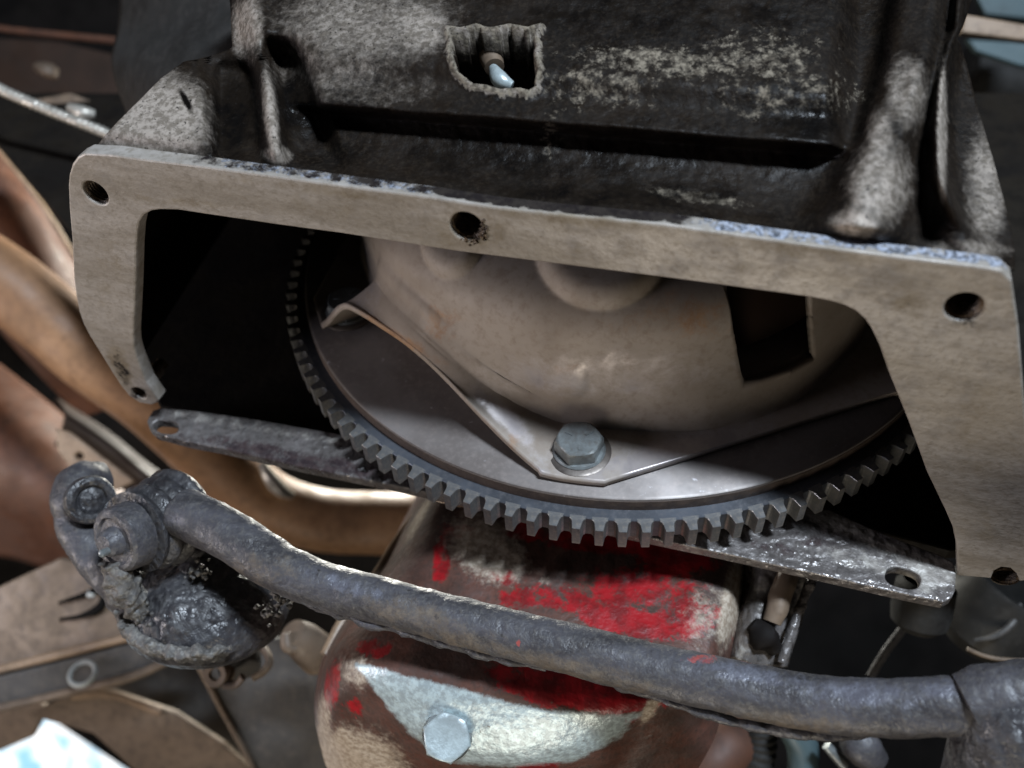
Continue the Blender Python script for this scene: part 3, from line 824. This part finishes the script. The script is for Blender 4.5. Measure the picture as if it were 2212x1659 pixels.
# right joint socket
rs_c = P(2180, 1625, .258)
lathe('joint_socket', [(.0001, .021), (.0080, .0205), (.0125, .018), (.0150, .013), (.0158, .006), (.0160, -.020), (.0140, -.035), (.0001, -.036)], rs_c, WD(.05, -.30, 1), 'grease', lk, seg=48, rough=.0010, rs=90)
tube('joint_collar', [P(2090, 1524, .2575), P(2150, 1505, .2555), P(2235, 1500, .253)], [.0088, .0096, .0098], 'link', lk, n=30, seg=30, rough=.0012, rs=110)

# ------------------------------------------------------------------ idler arm with boot at the left end of the link
ia = thing('idler_arm', 'grease crusted steering idler arm with ribbed boot and stud', 'steering arm', P(320, 1230, .36))
tube('arm_eye', [P(196, 1120, .392), P(172, 1085, .388), P(182, 1045, .392), P(225, 1030, .40)], [.0095, .0115, .0105, .0070], 'link', ia, n=40, seg=32, rough=.0010, rs=110)
lathe('eye_bushing', [(.0001, .0016), (.0044, .0014), (.0056, .0006), (.0062, .0026), (.0078, .0036), (.0096, .0030), (.0102, .0010), (.0102, -.003)], P(196, 1080, .376), WD(.55, -.8, .1), 'grease', ia, seg=40, rough=.0005, rs=150)
tube('arm_body', [P(170, 1075, .390), P(170, 1130, .386), P(205, 1195, .380), P(262, 1260, .376), P(305, 1330, .376), P(360, 1368, .382)], [.008, .0096, .0092, .0090, .0085, .006], 'link', ia, n=80, seg=36, rough=.0009, rs=150)
bx = (P(240, 1172, .342) - P(395, 1108, .372)).normalized()
bc = P(395, 1108, .372)
Lb = (P(262, 1165, .342) - bc).length
prof = [(.0001, 0)]
for k in range(41):
    t = k / 40
    r = .0185 - .0036 * t + .0019 * abs(math.sin(t * math.pi * 3.5))
    prof.append((r, Lb * .72 * t))
prof += [(.0085, Lb * .74), (.0001, Lb * .74)]
lathe('rubber_boot', prof, bc, bx, 'grease', ia, seg=54, rough=.0007, rs=110)
st = bc + bx * Lb * .66
lathe('stud', [(.0128, -.004), (.0132, .002), (.0132, .0090), (.0126, .0112), (.0112, .0122), (.0096, .0122), (.0088, .0112), (.0060, .0114), (.0052, .0150), (.0036, .0164), (.0001, .0166)], st, bx, 'link', ia, seg=60, rough=.0005, rs=190)
lathe('grease_nipple', [(.0015, -.002), (.0015, .0012), (.0008, .0018), (.0001, .0019)], P(224, 1194, .335), bx, 'bolt', ia, seg=14)
tube('stud_crust', [P(248, 1210, .348), P(268, 1262, .352), P(300, 1320, .360), P(345, 1375, .370)], [.0058, .0062, .0050, .0035], 'crust', ia, n=50, seg=30, rough=.0022, rs=210)
# lower cup
cupc = P(445, 1275, .385)
lathe('grease_cup', [(.0001, .017), (.012, .0155), (.022, .0115), (.0300, .0045), (.0340, -.0035), (.0350, -.0100), (.0325, -.0165), (.0265, -.0220), (.016, -.0252), (.0001, -.0262)], cupc, WD(.10, -.25, .96), 'grease', ia, seg=80, rough=.0012, rs=90)
tube('cup_neck', [P(470, 1225, .385), P(440, 1270, .378), P(420, 1320, .374)], [.016, .015, .014], 'grease', ia, n=24, seg=28, rough=.0022, rs=70)
tube('crust_rim', [P(258, 1335, .364), P(298, 1378, .358), P(360, 1404, .354), P(430, 1412, .352), P(500, 1398, .353)], [.0022, .0036, .0034, .0024, .0008], 'crust', ia, n=90, seg=16, rough=.0022, rs=200)
def crumbs(name, spots, m, parent):
    vs, fs = [], []
    for cx, cy, t, sp, k, sz in spots:
        for _ in range(k):
            c = P(cx + random.gauss(0, sp), cy + random.gauss(0, sp * .7), t + random.gauss(0, .0012))
            b = len(vs); q = sz * random.uniform(.5, 1.4)
            for d in ((1, 0, 0), (-1, 0, 0), (0, 1, 0), (0, -1, 0), (0, 0, 1), (0, 0, -1)):
                vs.append(c + Vector(d) * q * random.uniform(.5, 1.3))
            for f in ((0, 2, 4), (2, 1, 4), (1, 3, 4), (3, 0, 4), (2, 0, 5), (1, 2, 5), (3, 1, 5), (0, 3, 5)): fs.append(tuple(b + z for z in f))
    o = obj(name, vs, fs, m, parent, smooth=True); o['kind'] = 'stuff'
    return o
crumbs('dirt_crumbs', [(585, 1315, .352, 20, 26, .0014), (612, 1290, .346, 9, 16, .0018), (430, 1232, .358, 18, 20, .0014), (300, 1330, .356, 20, 30, .0012)], 'crust', ia)
# ------------------------------------------------------------------ exhaust
ex = thing('exhaust_pipe', 'tan rusty exhaust pipe bending behind the housing leg and pan', 'exhaust pipe', P(480, 1010, .66))
tube('pipe', [P(-900, 120, .62), P(-480, 330, .62), P(-160, 505, .62), P(11, 612, .63), P(109, 690, .635), P(200, 768, .64), P(310, 850, .65), (P(400, 930, .66)), P(480, 1010, .67), P(580, 1085, .69), P(690, 1122, .70), P(820, 1130, .71), P(960, 1132, .72), P(1150, 1130, .73)],
     [.0262, .0262, .0262, .0262, .0262, .0262, .0258, .0252, .0248, .0246, .0248, .0252, .0255, .0255], 'exhaust', ex, n=150, seg=44, rough=.0008, rs=18)
tube('bend_highlight', [P(566, 1000, .662), P(582, 1030, .660), P(604, 1056, .662), P(632, 1072, .668)], [.0030, .0050, .0052, .0026], 'bright', ex, n=24, seg=14)  # added pale strip in the shape of the bend's bright highlight, no seam

# ------------------------------------------------------------------ chassis around
def plate(name, pxs_, m, label, cat, th=.006, n=None, bev=.0012, holes=None, lip=None, group=None):
    """flat folded sheet through measured corner points; a lip is a rolled edge of its own"""
    pts = [P(*q) for q in pxs_]
    c = sum(pts, Vector()) / len(pts)
    nn = Vector()
    for a, b in zip(pts, pts[1:] + pts[:1]): nn += (a - c).cross(b - c)
    nn.normalize()
    if nn.dot(W(0, 0, 0) - c) < 0: nn = -nn
    pts = [p - nn * (p - c).dot(nn) for p in pts]
    root = thing(name, label, cat, c, group)
    hs = [[onplane(x, y, c, nn) for x, y in h] for h in (holes or [])]
    prism('sheet', pts, nn, th, m, root, holes=hs, bev=bev)
    if lip:
        for lp, r, lm in lip:
            tube('rolled_edge', [onplane(x, y, c, nn) + nn * r * .4 for x, y in lp], r, lm, root, n=30, seg=12, rough=r * .15, rs=40)
    return root, c, nn
def ell(cx, cy, a, b, k=20): return [(cx + a * math.cos(2 * math.pi * i / k), cy + b * math.sin(2 * math.pi * i / k)) for i in range(k)]

# left: brown frame rail behind the exhaust
def rail(name, rows_px, m, label, cat, lip=None, thick=.004, rough=.0015):
    o = thing(name, label, cat, P(*rows_px[0][1]))
    patch('rail_skin', [[P(*q) for q in r] for r in rows_px], 60, 40, m, o, rough=rough, rs=16, thick=thick)
    if lip: tube('rolled_edge', [P(*q) for q in lip[0]], lip[1], lip[2], o, n=50, seg=14, rough=lip[1] * .2, rs=40)
    return o
rail('frame_rail', [[(-260, 60, .80), (-60, 262, .79), (75, 425, .79), (175, 580, .80), (330, 830, .82)], [(-280, 90, .76), (-75, 300, .75), (60, 462, .75), (160, 625, .76), (300, 860, .80)],
     [(-300, 240, .745), (-110, 420, .735), (20, 560, .735), (120, 700, .745), (240, 880, .79)], [(-320, 420, .78), (-150, 560, .77), (-20, 690, .77), (80, 800, .78), (180, 900, .81)]], 'frame',
     'red brown frame rail with pale rolled edge left of the housing', 'frame rail', lip=([(-200, 120, .79), (-60, 266, .785), (0, 342, .782), (80, 440, .782), (165, 575, .79)], .0052, 'tan'))
rail('lower_rail', [[(-260, 600, .87), (0, 790, .85), (160, 920, .85), (330, 1070, .86)], [(-260, 760, .82), (-20, 880, .81), (140, 1000, .81), (310, 1120, .83)], [(-260, 980, .81), (-30, 1030, .80), (120, 1090, .80), (290, 1180, .82)],
     [(-260, 1240, .85), (-20, 1200, .84), (120, 1230, .84), (290, 1260, .86)]], 'frame', 'dark red brown lower rail below the exhaust pipe', 'frame rail')
rail('shade_band', [[(120, 860, .735), (230, 930, .730), (330, 1010, .725), (470, 1100, .730)], [(140, 900, .715), (240, 970, .710), (340, 1050, .705), (480, 1130, .715)], [(120, 960, .735), (215, 1020, .730), (310, 1085, .725), (460, 1160, .735)]], 'darkbrown',
     'dark strip added as the shadow band under the exhaust pipe', 'shade band', thick=.002)  # dark curved strip added where only a band of shade lies
plate('pipe_hanger', [(118, 925, .60), (150, 935, .60), (215, 985, .60), (290, 1040, .60), (250, 1060, .60), (150, 1010, .60), (125, 975, .60)], 'tan', 'small tan hanger tab with a hole above the idler arm', 'bracket', th=.004, holes=[ell(170, 985, 10, 8)])
# lower left crossmember with clip slot
cmr, cmc, cmn = plate('crossmember', [(-420, 1430, .58), (0, 1270, .58), (130, 1205, .57), (260, 1235, .56), (330, 1345, .56), (290, 1378, .56), (0, 1452, .57), (-420, 1560, .58)], 'grey', 'light grey tan crossmember panel with a cut clip tab', 'crossmember',
      lip=[([(-100, 1470), (0, 1446), (150, 1408), (310, 1368)], .0030, 'tan')])
cp = lambda x, y, d=.0034: onplane(x, y, cmc + cmn * d, cmn)
tube('clip_slot', [cp(128, 1302), cp(180, 1285), cp(226, 1270), cp(222, 1300), cp(208, 1318), cp(170, 1332), cp(130, 1338)], [.0010, .0018, .0030, .0026, .0030, .0016, .0012], 'black', cmr, n=50, seg=8)
lathe('clip_rivet', [(.0001, .0022), (.0022, .0018), (.0030, 0)], cp(197, 1282), cmn, 'pale', cmr, seg=14)
rl, rc, rn = plate('ladder_rail', [(-420, 1580, .56), (0, 1462, .56), (170, 1420, .56), (330, 1378, .56), (430, 1392, .56), (300, 1462, .56), (150, 1500, .56), (0, 1532, .56), (-420, 1640, .56)], 'darkgrey', 'dark folded rail with a pale ring hole at lower left', 'frame rail',
      lip=[([(-100, 1552), (0, 1528), (150, 1494), (300, 1456), (420, 1396)], .0028, 'grey')])
rp = lambda x, y, d=.0032: onplane(x, y, rc + rn * d, rn)
lathe('eyelet', [(.0060, 0), (.0068, .0014), (.0080, .0016), (.0088, .0006), (.0090, -.001)], rp(178, 1455, .012), (rn + WD(0, 0, .9)).normalized(), 'pale', rl, seg=26)
plate('lower_valance', [(150, 1500, .62), (240, 1492, .62), (380, 1540, .62), (480, 1605, .62), (560, 1680, .62), (560, 1760, .62), (330, 1700, .62), (200, 1585, .62), (60, 1545, .62)], 'grey', 'grey tan lower panel edge beside the bright daylight gap', 'panel',
      lip=[([(160, 1502), (240, 1498), (350, 1535)], .0030, 'tan')])
plate('inner_gusset', [(300, 1440, .66), (440, 1400, .66), (560, 1560, .66), (620, 1760, .66), (480, 1640, .66), (360, 1545, .66), (200, 1498, .66)], 'darkgrey', 'dark triangular gusset behind the lower panel', 'gusset', th=.004)
plate('strut_panel', [(428, 1425, .54), (520, 1380, .54), (700, 1380, .54), (760, 1500, .54), (760, 1760, .54), (590, 1760, .54), (540, 1640, .54), (480, 1530, .54)], 'darkgrey', 'dark grey strut panel with pale left edge beside the pan', 'panel',
      lip=[([(430, 1432), (480, 1530), (530, 1620), (580, 1730)], .0022, 'grey')])
plate('sill_edge', [(-120, 1520, .72), (60, 1500, .72), (104, 1530, .72), (70, 1592, .72), (0, 1622, .72), (-120, 1650, .72)], 'grey', 'grey sill edge left of the bright daylight gap', 'sill')
# pipe clamp below the cup
cl = thing('hose_clamp', 'small metal saddle clamp with bolt eye below the greasy cup', 'clamp', P(510, 1440, .45))
lathe('clamp_eye', [(.0030, 0), (.0034, .002), (.0062, .0022), (.0070, .0008), (.0070, -.006)], P(468, 1455, .448), WD(-.2, -1, .1), 'grey', cl, seg=24, rough=.0004)
tube('clamp_band', [P(447, 1440, .452), P(452, 1410, .455), P(500, 1385, .46), (P(560, 1395, .458)), P(582, 1425, .452), P(570, 1450, .448), P(545, 1466, .446)], [.0022, .0026, .0030, .0032, .0034, .0030, .0026], 'grey', cl, n=40, seg=10, flat=.6)
tube('clamp_foot', [P(485, 1478, .447), P(510, 1478, .446), P(525, 1462, .446)], [.0030, .0026, .0030], 'grey', cl, n=16, seg=10, flat=.6)
tube('clamped_hose', [P(500, 1380, .47), P(515, 1425, .462), P(520, 1450, .458)], [.012, .0115, .0105], 'darkgrey', cl, n=16, seg=22)
# pale cap left of the pan
cap_ = thing('grease_fitting', 'grey tapered fitting between dirty cup and pan', 'fitting', P(655, 1385, .46))
tube('fitting_body', [P(632, 1365, .452), P(655, 1385, .458), P(690, 1415, .47)], [.0070, .0098, .0110], 'grey', cap_, n=18, seg=24)
tube('fitting_ear', [P(618, 1368, .449), P(622, 1396, .448), P(640, 1402, .449)], [.0028, .0034, .0024], 'grey', cap_, n=14, seg=12)
# blown-out daylight: post and leaf-coloured blur outside
# top left: dark bay with cable, brackets
wb_ = patch('gearbox_web', [[P(270, -60, .48), P(360, -70, .44), P(470, -80, .42), P(530, -80, .41)], [P(262, 60, .48), P(350, 50, .44), P(450, 30, .42), P(530, 10, .41)], [P(250, 150, .47), P(330, 160, .43), P(420, 130, .41), P(530, 110, .40)], [P(300, 290, .47), P(340, 270, .43), P(420, 220, .41), P(530, 180, .40)]], 30, 30, 'black2', None, rough=.002, rs=30, thick=.004)
tag(wb_, 'dark grey curved web behind the sloping housing wing', 'web')
plate('mount_bracket', [(70, 215, .62), (150, 200, .62), (260, 240, .62), (235, 300, .62), (120, 300, .62), (72, 270, .62)], 'grey', 'grey green mount bracket under the pale cable at upper left', 'bracket', th=.006)
plate('bay_panel', [(-200, 70, .78), (130, 90, .78), (260, 120, .78), (290, 230, .78), (220, 340, .78), (-200, 300, .78)], 'darkbrown', 'dark brown bay panel behind the pale cable', 'panel')
cb = tube('cable', [P(-500, -30, .56), P(-80, 150, .55), P(0, 193, .545), P(110, 240, .54), P(220, 284, .535), P(300, 320, .53)], .0030, 'bright', None, n=150, seg=12, rings=lambda t: .16 * math.sin(t * 300))
tag(cb, 'pale ribbed cable crossing the dark upper left bay', 'cable')
rd = tube('brake_line', [P(-600, 20, .80), P(-80, 55, .80), P(30, 66, .80), P(130, 76, .80), P(260, 88, .80)], .0030, 'frame', None, n=24, seg=10)
tag(rd, 'thin brown line in the black upper left corner', 'line')
bolt_l = thing('mount_bolt', 'shiny rounded bolt head on the brown bay panel', 'bolt', P(105, 150, .74))
tube('bolt_head', [P(86, 145, .742), P(104, 152, .738), P(124, 160, .742)], [.006, .0085, .006], 'grey', bolt_l, n=14, seg=18, flat=.7)
tube('bolt_tip', [P(150, 232, .60), P(178, 243, .598), P(205, 247, .60)], [.0028, .0046, .0028], 'bright', bolt_l, n=14, seg=14)
# top right
plate('tan_rail', [(2086, 30, .55), (2250, 58, .55), (2250, 92, .55), (2078, 70, .55)], 'tan', 'tan horizontal rail at the upper right corner', 'rail')
plate('teal_shroud', [(2095, -40, .80), (2300, -40, .80), (2300, 48, .80), (2130, 30, .80)], 'teal', 'teal grey panel above the tan rail', 'panel')
plate('teal_bracket', [(2090, 84, .70), (2300, 98, .70), (2300, 160, .70), (2200, 140, .70), (2110, 110, .70)], 'teal', 'dark teal bracket under the tan rail', 'bracket')
tag(tube('hose', [P(2080, 170, .95), P(2200, 190, .95), P(2330, 230, .95)], .035, 'black2', None, n=20, seg=24), 'dark hose behind the housing at upper right', 'hose')

# lower right shadows
cu_ = thing('starter_cup', 'dark round cup with pale rim below the right housing leg', 'cup', P(2150, 1330, .46))
lathe('cup_wall', [(.024, .020), (.0262, .0205), (.0272, .018), (.026, -.012), (.016, -.022), (.0001, -.024)], P(2150, 1318, .46), WD(.35, -.45, .82), 'black2', cu_, seg=40, rough=.0006, rs=60)
tube('cup_rim', [P(2105, 1383, .435), P(2150, 1374, .432), P(2188, 1345, .432), P(2204, 1305, .436)], [.0008, .0016, .0020, .0012], 'darkgrey', cu_, n=26, seg=10)
pc = lathe('plug_cap', [(.0001, -.010), (.008, -.0095), (.0120, -.006), (.0130, .0), (.0128, .012), (.010, .014)], P(1990, 1318, .40), WD(.1, -.2, 1), 'black2', None, seg=32, loc=P(1990, 1318, .40))
tag(pc, 'dark rounded plug cap hanging under the slotted plate end', 'cap')
tr = tube('thin_rod', [P(1880, 1462, .44), P(1915, 1405, .44), P(1965, 1340, .44)], .0022, 'link', None, n=16, seg=10)
tag(tr, 'thin slanted rod in the dark gap above the steering link', 'rod')
bw = tube('wire', [P(2090, 1402, .40), P(2130, 1418, .40), P(2180, 1426, .40), P(2260, 1428, .40)], .0010, 'grey', None, n=20, seg=8)
tag(bw, 'thin wire in the black lower right corner', 'wire')
# clutter below the link
hs = tube('coolant_hose', [P(1500, 1700, .44), P(1545, 1630, .44), P(1600, 1580, .45), P(1640, 1540, .46)], [.016, .015, .014, .014], 'frame', None, n=24, seg=24, rough=.0008, rs=60)
tag(hs, 'dark brown hose right of the pan under the steering link', 'hose')
h2 = tube('ribbed_hose', [P(1640, 1560, .44), P(1640, 1620, .44), P(1620, 1700, .44)], [.008, .0082, .008], 'black2', None, n=60, seg=20, rings=lambda t: .05 * math.sin(t * 50))
tag(h2, 'short dark ribbed hose under the steering link', 'hose')
tag(tube('blue_hose', [P(1710, 1570, .42), P(1735, 1620, .42), P(1730, 1700, .42)], [.007, .0075, .007], 'teal', None, n=20, seg=18), 'dark blue hose beside the dark ribbed hose', 'hose')
fu = thing('small_coupling', 'bluish metal coupling in the dark under the steering link', 'coupling', P(1860, 1620, .40))
tube('coupling_body', [P(1838, 1590, .40), P(1862, 1612, .395), P(1890, 1640, .40)], [.0070, .0085, .0060], 'link', fu, n=20, seg=20, rough=.001, rs=120)
tube('coupling_stem', [P(1785, 1610, .40), P(1805, 1632, .40), P(1825, 1652, .40)], [.0022, .0026, .0030], 'bolt', fu, n=14, seg=12)
